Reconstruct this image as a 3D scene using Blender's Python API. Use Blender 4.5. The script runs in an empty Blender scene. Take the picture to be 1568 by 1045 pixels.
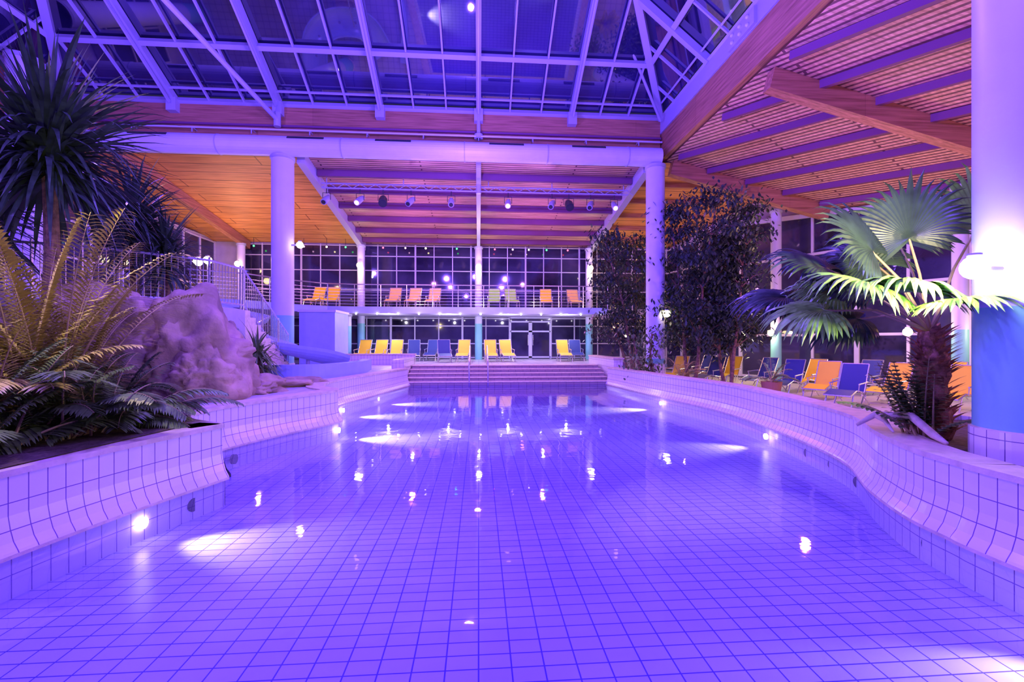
import bpy, math, random
from mathutils import Vector, noise, Matrix
random.seed(7)
S = bpy.context.scene
try:
    S.view_settings.view_transform = 'Standard'
    S.view_settings.look = 'None'
except Exception as e:
    print(e)

# ------------------------------------------------------------ materials
def mat(name, col, rough=0.6, metal=0.0, var=0.0, vscale=3.0, bump=0.0, bscale=20.0, emit=None, estr=0.0, spec=0.5, bdist=0.05):
    m = bpy.data.materials.new(name); m.use_nodes = True
    nt = m.node_tree; b = nt.nodes['Principled BSDF']
    b.inputs['Base Color'].default_value = (*col, 1)
    b.inputs['Roughness'].default_value = rough
    b.inputs['Metallic'].default_value = metal
    b.inputs['Specular IOR Level'].default_value = spec
    tc = nt.nodes.new('ShaderNodeTexCoord')
    if var > 0:
        n = nt.nodes.new('ShaderNodeTexNoise'); n.inputs['Scale'].default_value = vscale
        n.inputs['Detail'].default_value = 5
        nt.links.new(tc.outputs['Object'], n.inputs['Vector'])
        r = nt.nodes.new('ShaderNodeValToRGB')
        r.color_ramp.elements[0].position = 0.3; r.color_ramp.elements[1].position = 0.7
        r.color_ramp.elements[0].color = (*[c*(1-var) for c in col], 1)
        r.color_ramp.elements[1].color = (*[min(1, c*(1+var)) for c in col], 1)
        nt.links.new(n.outputs['Fac'], r.inputs['Fac'])
        nt.links.new(r.outputs['Color'], b.inputs['Base Color'])
    if bump > 0:
        n = nt.nodes.new('ShaderNodeTexNoise'); n.inputs['Scale'].default_value = bscale
        n.inputs['Detail'].default_value = 6
        nt.links.new(tc.outputs['Object'], n.inputs['Vector'])
        bp = nt.nodes.new('ShaderNodeBump'); bp.inputs['Strength'].default_value = bump
        bp.inputs['Distance'].default_value = bdist
        nt.links.new(n.outputs['Fac'], bp.inputs['Height'])
        nt.links.new(bp.outputs['Normal'], b.inputs['Normal'])
    if emit:
        b.inputs['Emission Color'].default_value = (*emit, 1)
        b.inputs['Emission Strength'].default_value = estr
    return m

def tile_mat(name, c1, c2, mortar, w, h, ms=0.006, uv=True, rough=0.25, offset=0.0, bump=0.3, rot=None):
    m = bpy.data.materials.new(name); m.use_nodes = True
    nt = m.node_tree; b = nt.nodes['Principled BSDF']
    b.inputs['Roughness'].default_value = rough
    tc = nt.nodes.new('ShaderNodeTexCoord')
    br = nt.nodes.new('ShaderNodeTexBrick')
    br.offset = offset; br.squash = 1.0
    br.inputs['Color1'].default_value = (*c1, 1); br.inputs['Color2'].default_value = (*c2, 1)
    br.inputs['Mortar'].default_value = (*mortar, 1)
    br.inputs['Scale'].default_value = 1.0
    br.inputs['Mortar Size'].default_value = ms
    br.inputs['Mortar Smooth'].default_value = 0.1
    br.inputs['Bias'].default_value = 0.0
    br.inputs['Brick Width'].default_value = w
    br.inputs['Row Height'].default_value = h
    src = tc.outputs['UV' if uv else 'Object']
    if rot is not None:
        mp = nt.nodes.new('ShaderNodeMapping'); mp.inputs['Rotation'].default_value = (0, 0, rot)
        nt.links.new(src, mp.inputs['Vector']); src = mp.outputs['Vector']
    nt.links.new(src, br.inputs['Vector'])
    nt.links.new(br.outputs['Color'], b.inputs['Base Color'])
    bp = nt.nodes.new('ShaderNodeBump'); bp.inputs['Strength'].default_value = bump
    bp.inputs['Distance'].default_value = 0.02; bp.invert = True
    nt.links.new(br.outputs['Fac'], bp.inputs['Height'])
    nt.links.new(bp.outputs['Normal'], b.inputs['Normal'])
    return m

def wood_mat(name, col, dark, plank=0.2, along='X', seam=0.01, rot=None):
    m = tile_mat(name, col, tuple(c*0.88 for c in col), dark, 6.0, plank, seam, uv=False, rough=0.5, offset=0.37, bump=0.4,
                 rot=(math.pi/2 if along == 'Y' else rot))
    nt = m.node_tree; b = nt.nodes['Principled BSDF']
    br = [n for n in nt.nodes if n.type == 'TEX_BRICK'][0]
    tc = [n for n in nt.nodes if n.type == 'TEX_COORD'][0]
    mp = nt.nodes.new('ShaderNodeMapping')
    mp.inputs['Scale'].default_value = (0.6, 12, 12) if along != 'Y' else (12, 0.6, 12)
    nz = nt.nodes.new('ShaderNodeTexNoise'); nz.inputs['Scale'].default_value = 1.5; nz.inputs['Detail'].default_value = 6
    nt.links.new(tc.outputs['Object'], mp.inputs['Vector']); nt.links.new(mp.outputs['Vector'], nz.inputs['Vector'])
    r = nt.nodes.new('ShaderNodeValToRGB')
    r.color_ramp.elements[0].color = (0.6, 0.55, 0.5, 1); r.color_ramp.elements[1].color = (1.1, 1.1, 1.1, 1)
    r.color_ramp.elements[0].position = 0.3; r.color_ramp.elements[1].position = 0.65
    nt.links.new(nz.outputs['Fac'], r.inputs['Fac'])
    mx = nt.nodes.new('ShaderNodeMix'); mx.data_type = 'RGBA'; mx.blend_type = 'MULTIPLY'
    mx.inputs[0].default_value = 1.0
    nt.links.new(br.outputs['Color'], mx.inputs[6]); nt.links.new(r.outputs['Color'], mx.inputs[7])
    nt.links.new(mx.outputs[2], b.inputs['Base Color'])
    return m

M = {}
M['paint'] = mat('column_paint', (0.58, 0.56, 0.76), 0.45, var=0.03)
M['teal'] = mat('teal_paint', (0.22, 0.55, 0.58), 0.45, var=0.05)
M['steel'] = mat('white_steel', (0.40, 0.38, 0.58), 0.4)
M['frame'] = mat('window_frame', (0.55, 0.50, 0.66), 0.4)
M['rail'] = mat('steel_rail', (0.7, 0.7, 0.78), 0.25, metal=0.8)
M['glass'] = mat('dark_glass', (0.028, 0.022, 0.07), 0.05, spec=0.5, var=0.8, vscale=0.5)  # bluish patchy base colour imitates reflections and the lit interior
M['glass'].node_tree.nodes['Principled BSDF'].inputs['IOR'].default_value = 1.75
M['roofglass'] = mat('roof_glass', (0.018, 0.014, 0.09), 0.03, spec=0.5, var=0.7, vscale=0.3)  # uneven blue in the glass colour stands in for violet reflections
M['roofglass'].node_tree.nodes['Principled BSDF'].inputs['IOR'].default_value = 2.5
M['pooltile'] = tile_mat('pool_floor_tile', (0.74, 0.70, 0.80), (0.69, 0.65, 0.78), (0.14, 0.09, 0.36), 0.20, 0.125, 0.005, uv=False, rough=0.3)
M['walltile'] = tile_mat('pool_wall_tile', (0.82, 0.74, 0.78), (0.78, 0.70, 0.76), (0.20, 0.10, 0.32), 0.132, 0.21, 0.004, uv=True, rough=0.2)
M['steptile'] = tile_mat('step_tile', (0.42, 0.33, 0.32), (0.38, 0.29, 0.30), (0.15, 0.1, 0.15), 0.3, 0.2, 0.006, uv=True, rough=0.35)
M['decktile'] = tile_mat('deck_tile', (0.62, 0.58, 0.62), (0.58, 0.54, 0.60), (0.25, 0.2, 0.3), 0.3, 0.3, 0.008, uv=False, rough=0.35)
M['coping'] = mat('stone_coping', (0.70, 0.56, 0.44), 0.6, var=0.15, vscale=8, bump=0.2, bscale=40)
M['slot'] = mat('dark_gap', (0.05, 0.03, 0.10), 0.7)
M['glulam'] = wood_mat('glulam_wood', (0.46, 0.20, 0.12), (0.28, 0.11, 0.07), 0.12, 'X', 0.005)
M['glulamY'] = wood_mat('glulam_wood_long', (0.46, 0.20, 0.12), (0.28, 0.11, 0.07), 0.12, 'Y', 0.005)
M['ceilwood'] = wood_mat('ceiling_panel_wood', (0.80, 0.36, 0.11), (0.30, 0.12, 0.05), 0.62, 'X', 0.025)
M['slat'] = wood_mat('ceiling_slat_wood', (0.78, 0.46, 0.40), (0.18, 0.07, 0.10), 0.14, 'X', 0.03)
M['slatR'] = wood_mat('ceiling_slat_wing', (0.76, 0.42, 0.32), (0.16, 0.06, 0.08), 0.16, 'S', 0.035, rot=math.radians(63.4))
M['purlin'] = mat('purlin_paint', (0.17, 0.05, 0.15), 0.5)
M['wall'] = mat('plaster_wall', (0.42, 0.36, 0.50), 0.7, var=0.08)
M['blue'] = mat('blue_plaster', (0.35, 0.42, 0.80), 0.5, var=0.06)
M['rock'] = mat('artificial_rock', (0.40, 0.27, 0.21), 0.9, var=0.45, vscale=1.6, bump=0.5, bscale=4, bdist=0.12)
M['soil'] = mat('planter_soil', (0.12, 0.08, 0.06), 0.9, var=0.4, vscale=20, bump=0.6)
M['leafdark'] = mat('dark_leaf', (0.035, 0.06, 0.045), 0.35, var=0.5, vscale=4)
M['leafgreen'] = mat('green_leaf', (0.13, 0.20, 0.07), 0.4, var=0.5, vscale=4)
M['leafyellowlit'] = mat('yellow_lit_leaf', (0.50, 0.45, 0.09), 0.45, var=0.4, vscale=4)  # yellowish light on the palms is mixed into this leaf colour
M['leaffan'] = mat('fan_leaf', (0.20, 0.42, 0.08), 0.4, var=0.4, vscale=6)
M['stem'] = mat('palm_stem', (0.40, 0.30, 0.14), 0.6, var=0.3)
M['bark'] = mat('bark', (0.22, 0.13, 0.09), 0.9, var=0.5, vscale=12, bump=0.8, bscale=15)
M['husk'] = mat('palm_husk', (0.38, 0.17, 0.10), 0.9, var=0.5, vscale=15, bump=0.8, bscale=25)
M['yellow'] = mat('yellow_sling', (0.98, 0.70, 0.03), 0.6)
M['orange'] = mat('orange_sling', (0.98, 0.68, 0.16), 0.6)
M['navy'] = mat('navy_sling', (0.03, 0.05, 0.22), 0.6)
M['green'] = mat('green_sling', (0.40, 0.80, 0.12), 0.6)
M['black'] = mat('black_plastic', (0.03, 0.03, 0.04), 0.4)
M['slidem'] = mat('slide_fibreglass', (0.50, 0.60, 0.92), 0.2)
M['pot'] = mat('terracotta_pot', (0.45, 0.2, 0.12), 0.7)
M['lampwarm'] = mat('lamp_warm_glow', (1, .9, .7), 0.5, emit=(1.0, 0.80, 0.42), estr=14)
M['lampwhite'] = mat('lamp_white_glow', (1, 1, 1), 0.5, emit=(0.92, 0.85, 1.0), estr=12)
M['lampstrong'] = mat('lamp_strong_glow', (1, 1, 1), 0.5, emit=(1.0, 0.85, 0.6), estr=80)
M['ledg'] = mat('led_green', (0, 1, 0), 0.5, emit=(0.05, 1.0, 0.15), estr=6)
M['ledr'] = mat('led_red', (1, 0, 0), 0.5, emit=(1.0, 0.08, 0.15), estr=6)
M['ledp'] = mat('led_pink', (1, 0, 1), 0.5, emit=(1.0, 0.5, 0.9), estr=6)

w = bpy.data.materials.new('pool_water'); w.use_nodes = True
nt = w.node_tree; nt.nodes.clear()
o = nt.nodes.new('ShaderNodeOutputMaterial'); mx = nt.nodes.new('ShaderNodeMixShader')
tr = nt.nodes.new('ShaderNodeBsdfTransparent'); tr.inputs['Color'].default_value = (0.75, 0.67, 1.0, 1)
gl = nt.nodes.new('ShaderNodeBsdfGlossy'); gl.inputs['Roughness'].default_value = 0.03
fr = nt.nodes.new('ShaderNodeFresnel'); fr.inputs['IOR'].default_value = 1.28
tc = nt.nodes.new('ShaderNodeTexCoord'); nz = nt.nodes.new('ShaderNodeTexNoise')
nz.inputs['Scale'].default_value = 3.5; nz.inputs['Detail'].default_value = 2
bp = nt.nodes.new('ShaderNodeBump'); bp.inputs['Strength'].default_value = 0.05; bp.inputs['Distance'].default_value = 0.05
nt.links.new(tc.outputs['Object'], nz.inputs['Vector']); nt.links.new(nz.outputs['Fac'], bp.inputs['Height'])
nt.links.new(bp.outputs['Normal'], gl.inputs['Normal'])
nt.links.new(fr.outputs['Fac'], mx.inputs[0]); nt.links.new(tr.outputs[0], mx.inputs[1]); nt.links.new(gl.outputs[0], mx.inputs[2])
nt.links.new(mx.outputs[0], o.inputs['Surface'])
M['water'] = w

# ------------------------------------------------------------ mesh builder
class MB:
    def __init__(s): s.v=[]; s.f=[]; s.m=[]; s.uv=[]; s.mats=[]
    def mi(s, k):
        if k not in s.mats: s.mats.append(k)
        return s.mats.index(k)
    def face(s, pts, k, uv=None):
        n=len(s.v); s.v += [tuple(p) for p in pts]; s.f.append(tuple(range(n,n+len(pts)))); s.m.append(s.mi(k)); s.uv.append(uv)
    def idx(s, verts, faces, k):
        n=len(s.v); s.v += [tuple(p) for p in verts]; i=s.mi(k)
        for f in faces: s.f.append(tuple(a+n for a in f)); s.m.append(i); s.uv.append(None)
    def box(s, x0,x1,y0,y1,z0,z1,k):
        vs=[(x0,y0,z0),(x1,y0,z0),(x1,y1,z0),(x0,y1,z0),(x0,y0,z1),(x1,y0,z1),(x1,y1,z1),(x0,y1,z1)]
        fs=[(0,3,2,1),(4,5,6,7),(0,1,5,4),(1,2,6,5),(2,3,7,6),(3,0,4,7)]
        for f in fs:
            P=[vs[a] for a in f]
            ax=0 if len({p[0] for p in P})==1 else (1 if len({p[1] for p in P})==1 else 2)
            uv=[((p[1],p[2]) if ax==0 else (p[0],p[2]) if ax==1 else (p[0],p[1])) for p in P]
            s.face(P,k,uv)
    def bar(s, p0,p1,w,h,k,up=(0,0,1)):
        p0=Vector(p0);p1=Vector(p1);d=(p1-p0).normalized();up=Vector(up)
        if abs(d.dot(up))>0.99: up=Vector((0,1,0))
        a=d.cross(up).normalized();b=a.cross(d).normalized()
        vs=[]
        for p in (p0,p1):
            for i,j in ((-1,-1),(1,-1),(1,1),(-1,1)): vs.append(p+a*(i*w/2)+b*(j*h/2))
        s.idx(vs,[(3,2,1,0),(4,5,6,7),(0,1,5,4),(1,2,6,5),(2,3,7,6),(3,0,4,7)],k)
    def tube(s, pts, r, k, seg=8, caps=True):
        pts=[Vector(p) for p in pts]; n=len(pts)
        rs=r if isinstance(r,(list,tuple)) else [r]*n
        vs=[];fs=[]; ref=None
        for i,p in enumerate(pts):
            d=(pts[min(i+1,n-1)]-pts[max(i-1,0)]).normalized()
            if ref is None:
                ref=Vector((0,0,1)) if abs(d.z)<0.9 else Vector((1,0,0))
            a=d.cross(ref)
            if a.length<1e-4: a=d.cross(Vector((0,1,0.3)))
            a.normalize(); b=a.cross(d).normalized(); ref=b
            for j in range(seg):
                t=2*math.pi*j/seg; vs.append(p+(a*math.cos(t)+b*math.sin(t))*rs[i])
        for i in range(n-1):
            for j in range(seg):
                fs.append((i*seg+j,i*seg+(j+1)%seg,(i+1)*seg+(j+1)%seg,(i+1)*seg+j))
        if caps: fs.append(tuple(reversed(range(seg)))); fs.append(tuple((n-1)*seg+j for j in range(seg)))
        s.idx(vs,fs,k)
    def ball(s, c, r, k, seg=10, rings=6, sz=1.0):
        c=Vector(c); vs=[];fs=[]
        for i in range(rings+1):
            ph=math.pi*i/rings
            for j in range(seg):
                t=2*math.pi*j/seg
                vs.append(c+Vector((r*math.sin(ph)*math.cos(t),r*math.sin(ph)*math.sin(t),r*sz*math.cos(ph))))
        for i in range(rings):
            for j in range(seg): fs.append((i*seg+j,(i+1)*seg+j,(i+1)*seg+(j+1)%seg,i*seg+(j+1)%seg))
        s.idx(vs,fs,k)
    def lathe(s, c, prof, k, seg=24):
        c=Vector(c); vs=[];fs=[]
        for (r,z) in prof:
            for j in range(seg):
                t=2*math.pi*j/seg; vs.append(c+Vector((r*math.cos(t),r*math.sin(t),z)))
        for i in range(len(prof)-1):
            for j in range(seg): fs.append((i*seg+j,i*seg+(j+1)%seg,(i+1)*seg+(j+1)%seg,(i+1)*seg+j))
        s.idx(vs,fs,k)
    def strip(s, p, d, L, W, droop, n, k, twist=None, profile='sword'):
        p=Vector(p); d=Vector(d).normalized(); side=d.cross(Vector((0,0,1)))
        if twist is not None: side=Vector(twist)
        if side.length<1e-3: side=Vector((1,0,0))
        side.normalize(); vs=[];fs=[]
        for i in range(n+1):
            t=i/n
            ww = W*(1-t**2)*(0.6+0.8*min(1,t*3)) if profile=='sword' else W*math.sin(math.pi*min(0.999,0.08+0.92*t))
            if i==n: vs += [p]
            else: vs += [p-side*ww/2, p+side*ww/2]
            d=(d+Vector((0,0,-droop/n))).normalized(); p=p+d*(L/n)
        for i in range(n-1): fs.append((2*i,2*i+1,2*i+3,2*i+2))
        fs.append((2*n-2,2*n-1,2*n))
        s.idx(vs,fs,k)
    def build(s, name, smooth=False, parent=None):
        me=bpy.data.meshes.new(name); me.from_pydata(s.v,[],s.f)
        for k in s.mats: me.materials.append(M[k])
        me.polygons.foreach_set('material_index', s.m)
        if any(u for u in s.uv):
            ul=me.uv_layers.new(name='UVMap')
            for p,u in zip(me.polygons,s.uv):
                if u:
                    for li,uvv in zip(p.loop_indices,u): ul.data[li].uv=uvv
        if smooth: me.polygons.foreach_set('use_smooth',[True]*len(me.polygons))
        me.update()
        ob=bpy.data.objects.new(name,me); S.collection.objects.link(ob)
        if parent: ob.parent=parent
        return ob

def light(name, typ, loc, col, power, size=0.1, direction=None, angle=80, blend=0.6):
    l=bpy.data.lights.new(name,typ); l.color=col; l.energy=power
    if typ=='AREA': l.shape='SQUARE'; l.size=size
    else: l.shadow_soft_size=size
    if typ=='SPOT': l.spot_size=math.radians(angle); l.spot_blend=blend
    o=bpy.data.objects.new(name,l); S.collection.objects.link(o); o.location=loc
    if direction is not None: o.rotation_euler=Vector(direction).to_track_quat('-Z','Y').to_euler()
    return o

def catmull(pts, n=8):
    P=[Vector((p[0],p[1],0)) for p in pts]; out=[]
    P=[P[0]*2-P[1]]+P+[P[-1]*2-P[-2]]
    for i in range(1,len(P)-2):
        for j in range(n):
            t=j/n; a,b,c,d=P[i-1],P[i],P[i+1],P[i+2]
            out.append(0.5*((2*b)+(c-a)*t+(2*a-5*b+4*c-d)*t*t+(3*b-a-3*c+d)*t**3))
    out.append(P[-2]); return out

CH=1.65; DK=0.65
# ------------------------------------------------------------ camera
cd=bpy.data.cameras.new('camera'); cam=bpy.data.objects.new('camera',cd); S.collection.objects.link(cam)
cam.location=(0,0,CH); cam.rotation_euler=(math.radians(90),0,math.radians(-4.2)); cd.lens=16.0; cd.sensor_width=36; cd.clip_end=200
S.camera=cam

# ------------------------------------------------------------ pool
L1=catmull([(-4.8,-7.5),(-4.6,-3),(-4.2,0.5),(-3.72,3.2),(-3.4,4.6),(-3.06,5.69)],8)
L2=catmull([(-3.06,5.69),(-3.75,6.2),(-3.95,7.0),(-3.5,8.2),(-2.98,9.2),(-2.92,9.7),(-3.5,10.5),(-3.6,12),(-3.2,14),(-2.6,17.0)],8)
LEFT=L1+L2[1:]
RIGHT=catmull([(4.3,-7.5),(4.2,-3),(4.0,0.5),(3.94,3.02),(3.97,3.5),(4.05,3.95),(4.38,4.7),(5.03,5.85),(5.45,7.72),(5.68,10.2),(5.3,13.2),(5.1,15.2),(4.9,17.0)],8)

PROF=[(-0.34,0.55),(-0.34,0.66),(0.02,0.66),(0.02,0.61),(0.0,0.61),(0.0,0.30),(0.02,0.20),(0.05,0.11),(0.09,0.05),(0.10,0.03),(0.10,0.0),(0.03,-0.01),(0.03,-0.40)]
PK=['coping','coping','coping','coping','walltile','walltile','walltile','walltile','walltile','coping','slot','walltile']
def pool_wall(name, pts, side, prof=PROF, pk=PK):
    mb=MB(); n=len(pts)
    nr=[]
    for i in range(n):
        d=(pts[min(i+1,n-1)]-pts[max(i-1,0)]).normalized()
        nr.append(Vector((d.y,-d.x,0))*side)
    arc=[0]
    for i in range(1,n): arc.append(arc[-1]+(pts[i]-pts[i-1]).length)
    pa=[0]
    for j in range(1,len(prof)): pa.append(pa[-1]+math.dist(prof[j],prof[j-1]))
    pa=[a-pa[4] for a in pa]
    for i in range(n-1):
        for j in range(len(prof)-1):
            q=[]
            for (a,b) in ((i,j),(i+1,j),(i+1,j+1),(i,j+1)):
                p=pts[a]+nr[a]*prof[b][0]; q.append((p.x,p.y,prof[b][1]))
            uv=[(arc[i],-pa[j]),(arc[i+1],-pa[j]),(arc[i+1],-pa[j+1]),(arc[i],-pa[j+1])]
            mb.face(q,pk[j],uv)
    return mb.build(name)
pool_wall('pool_wall_left_near', L1, 1)
pool_wall('pool_wall_left_far', L2, 1)
PROFR=[(-0.34,-0.3)]+PROF; PKR=['walltile']+PK
pool_wall('pool_wall_right', RIGHT, -1, PROFR, PKR)

mb=MB(); mb.face([(-6.5,-7.5,-0.33),(7.5,-7.5,-0.33),(7.5,17.2,-0.33),(-6.5,17.2,-0.33)],'pooltile'); mb.build('floor_pool')
mb=MB(); mb.face([(p.x,p.y,0) for p in RIGHT]+[(p.x,p.y,0) for p in reversed(LEFT)],'water'); mb.build('pool_water')

# steps
mb=MB()
for i in range(5):
    y=17.0+0.46*i; z=0.13*(i+1)
    mb.box(-2.72,5.02,y,19.55,z-0.13,z-0.03,'steptile'); mb.box(-2.72,5.02,y-0.03,19.55,z-0.03,z,'coping')
mb.box(-2.72,5.02,16.99,19.55,-0.4,0.0,'decktile')
mb.build('pool_steps')
for x in (-0.35,0.35):
    mb=MB(); mb.tube([(x,17.0,-0.1),(x,17.0,0.75),(x,17.15,0.92),(x,17.5,1.0),(x,18.9,1.45),(x,19.15,1.45),(x,19.3,1.3),(x,19.3,0.6)],0.025,'rail')
    mb.build('step_handrail',True)
mb=MB(); mb.box(5.15,5.5,17.05,21,-0.05,0.95,'walltile'); mb.box(5.12,5.55,17.0,21,0.95,1.0,'coping'); mb.build('step_side_parapet')
mb=MB(); mb.box(-3.2,-2.75,17.05,20,0.3,0.95,'walltile'); mb.box(-6.2,-2.75,19.9,20.2,0.63,1.05,'walltile'); mb.box(-6.2,-2.72,19.86,20.24,1.05,1.1,'coping'); mb.build('step_side_parapet')

# decks
mb=MB()
poly=[(p.x-0.3,p.y,DK-0.02) for p in LEFT]+[(-2.75,19.5,DK-0.02),(5.2,19.5,DK-0.02),(5.5,21,DK-0.02),(6.9,21,DK-0.02),(6.9,26.4,DK-0.02),(-15,26.4,DK-0.02),(-15,-7.5,DK-0.02)]
mb.face(poly,'decktile'); mb.build('floor_deck')
mb=MB()
poly=[(p.x+0.3,p.y,-0.05) for p in RIGHT]+[(5.4,21,-0.05),(6.9,21,-0.05),(6.9,26.4,-0.05),(12,26.4,-0.05),(22.5,8,-0.05),(23,-7.5,-0.05)]
mb.face(poly,'decktile')
mb.face([(6.9,21,-0.05),(6.9,26.4,-0.05),(6.9,26.4,DK),(6.9,21,DK)],'walltile'); mb.face([(5.4,21,-0.05),(6.9,21,-0.05),(6.9,21,DK),(5.4,21,DK)],'walltile')
mb.build('floor_deck_right')

mb=MB()
inner=[p for p in RIGHT if -6<p.y<5.9]
po=[(p.x+0.3,p.y,0.6) for p in inner]; out=[(6.4,5.6),(6.6,3.5),(6.4,-6)]
pp=po+[(x,y,0.6) for x,y in out]
mb.face(pp,'soil')
ring=[(po[-1][0],po[-1][1])]+out
for a,b in zip(ring[:-1],ring[1:]):
    mb.face([(a[0],a[1],-0.05),(b[0],b[1],-0.05),(b[0],b[1],0.66),(a[0],a[1],0.66)],'walltile',[(0,0),(3,0),(3,.7),(0,.7)])
mb.build('column_planter')

# ------------------------------------------------------------ columns
def column(x,y,z0,z1,r,tealtop,tile=None):
    mb=MB(); z=z0
    if tile:
        n=32
        for j in range(n):
            a=2*math.pi*j/n;b=2*math.pi*(j+1)/n; R=r+0.025
            mb.face([(x+R*math.cos(a),y+R*math.sin(a),z0),(x+R*math.cos(b),y+R*math.sin(b),z0),(x+R*math.cos(b),y+R*math.sin(b),tile),(x+R*math.cos(a),y+R*math.sin(a),tile)],'walltile',
                    [(a*R,0),(b*R,0),(b*R,tile-z0),(a*R,tile-z0)])
        mb.lathe((x,y,0),[(r+0.025,tile),(r,tile+0.01)],'coping',32)
        z=tile
    mb.lathe((x,y,0),[(r,z),(r,tealtop)],'teal',32)
    mb.lathe((x,y,0),[(r,tealtop),(r,z1)],'paint',32)
    mb.lathe((x,y,0),[(r,z1-0.12),(r+0.04,z1-0.12),(r+0.04,z1)],'steel',32)
    return mb.build('column',True)
column(-6.95,16.75,0.62,8.2,0.37,2.55,0.85)
column(6.6,16.6,-0.05,8.2,0.34,1.0,0.8)
column(4.88,3.7,0.58,12.0,0.36,1.95,0.86)
column(-13.7,14.8,0.63,10.2,0.40,2.5)
for x in (-12.6,-6.35,0,6.2): column(x,25.2,0.62,6.85,0.2,2.6)
column(-7.3,23.5,0.62,3.0,0.2,2.4); column(-6.6,23.5,0.62,3.0,0.2,2.4)

# ------------------------------------------------------------ back ceiling
def zb(y): return 8.5-0.153*(y-17)
def backceil(name,x0,x1,k):
    mb=MB(); mb.face([(x0,17,zb(17)),(x1,17,zb(17)),(x1,26.6,zb(26.6)),(x0,26.6,zb(26.6))],k); mb.build(name)
backceil('ceiling_left',-15.2,-6.4,'ceilwood'); backceil('ceiling_middle',-6.4,6.4,'slat'); backceil('ceiling_right',6.4,14,'ceilwood')
for x in (-12.6,-6.4,0,6.4):
    mb=MB(); wd=0.28 if abs(x)>1 else 0.18
    mb.bar((x,16.95,zb(17)-0.22),(x,25.9,zb(26)-0.22),wd,0.42,'glulamY' if x<-10 else 'steel'); mb.build('glulam_beam')
mb=MB()
for y in (18.2,19.6,21.0,22.4,23.8,25.1):
    for x0,x1 in ((-6.24,-0.1),(0.1,6.24)): mb.box(x0,x1,y-0.08,y+0.08,zb(y)-0.26,zb(y),'purlin')
mb.build('roof_purlins')
mb=MB()
for y in (18.5,20,21.5,23,24.5): mb.box(6.6,11,y-0.06,y+0.06,zb(y)-0.2,zb(y),'glulam')
mb.build('roof_purlins')

mb=MB(); mb.box(-14.6,6.95,17.0,17.3,8.72,10.1,'glulam'); mb.box(-14.6,6.95,16.9,17.0,9.35,9.42,'purlin'); mb.build('glulam_fascia_beam')
mb=MB(); mb.box(7.0,7.3,-8,17.3,8.62,9.6,'glulamY'); mb.box(6.95,7.35,-8,17.3,9.6,10.15,'steel'); mb.build('glulam_fascia_beam')
mb=MB(); mb.box(-15,-14.62,-8,17.3,8.62,10.15,'glulamY'); mb.build('glulam_fascia_beam')
mb=MB(); mb.box(6.86,6.95,10.9,12.1,9.62,10.05,'steel')
for i in range(3):
    for j in range(2): mb.ball((6.84,11.15+i*0.35,9.73+j*0.2),0.055,'paint',8,5)
mb.build('wall_loudspeaker_panel')
# duct
mb=MB(); mb.tube([(-14.55,16.55,8.5),(6.75,16.55,8.5)],0.34,'paint',24)
for x in (-11.2,-6.0,-3.0,1.0,4.0):
    mb.bar((x-0.62,16.28,8.70),(x+0.62,16.28,8.70),0.05,0.09,'black',up=(0,0.75,1))
for x in (-13,-9,-4.8,-0.5,2.5,5.5): mb.tube([(x-.02,16.55,8.5),(x+.02,16.55,8.5)],0.352,'steel',24)
mb.build('ventilation_duct',False)
mb=MB(); mb.tube([(-14.5,16.7,9.15),(6.9,16.7,9.15)],0.03,'paint')
for x in range(-14,7,2): mb.tube([(x,16.7,9.15),(x,16.7,8.98)],0.02,'steel',6); mb.tube([(x,16.7,9.15),(x,16.99,9.15)],0.02,'steel',6)
mb.build('sprinkler_pipe')

# ------------------------------------------------------------ skylight (glass and frame together)
RZ=10.2; SL=0.51; K=0.62; AM=12.5; XR=7.0; XL=-14.4; YB=17.0; YF=-8.0
def pb(x,a): return Vector((x,YB-a,RZ+SL*a))
def pr(y,b): return Vector((XR-b,y,RZ+SL/K*b))
def pl(y,b): return Vector((XL+b,y,RZ+SL/K*b))
bm_=K*AM
mb=MB()
off=0.18
A=[(XL,YB,RZ),(XR,YB,RZ),(XR,YF,RZ),(XL,YF,RZ)]; R1=(XL+bm_,YB-AM,RZ+SL*AM); R2=(XR-bm_,YB-AM,RZ+SL*AM)
up=lambda p:(p[0],p[1],p[2]+off)
A=[up(p) for p in A];R1=up(R1);R2=up(R2)
mb.face([A[0],A[1],R2,R1],'roofglass'); mb.face([A[1],A[2],R2],'roofglass'); mb.face([A[2],A[3],R1,R2],'roofglass'); mb.face([A[3],A[0],R1],'roofglass')
xs=[-14.3,-10.75,-7.16,-3.57,0.0,3.5,6.75]
nb=Vector((0,SL,1)).normalized()
for i,x in enumerate(xs):
    am=min(AM,(XR-x)/K,(x-XL)/K)
    if am>0.6:
        mb.bar(pb(x,-0.1),pb(x,am),0.17,0.26,'steel',up=nb)
        mb.box(x-0.16,x+0.16,16.75,17.0,9.75,10.2,'steel')
        mb.bar(pb(x,0.3)+Vector((0,0,-0.35)),pb(x,am)+Vector((0,0,-0.12)),0.06,0.1,'steel',up=nb)
    if i<len(xs)-1:
        for t in (1/3,2/3):
            xx=x+(xs[i+1]-x)*t; am=min(AM,(XR-xx)/K,(xx-XL)/K)
            mb.bar(pb(xx,0),pb(xx,am),0.055,0.10,'steel',up=nb)
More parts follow.
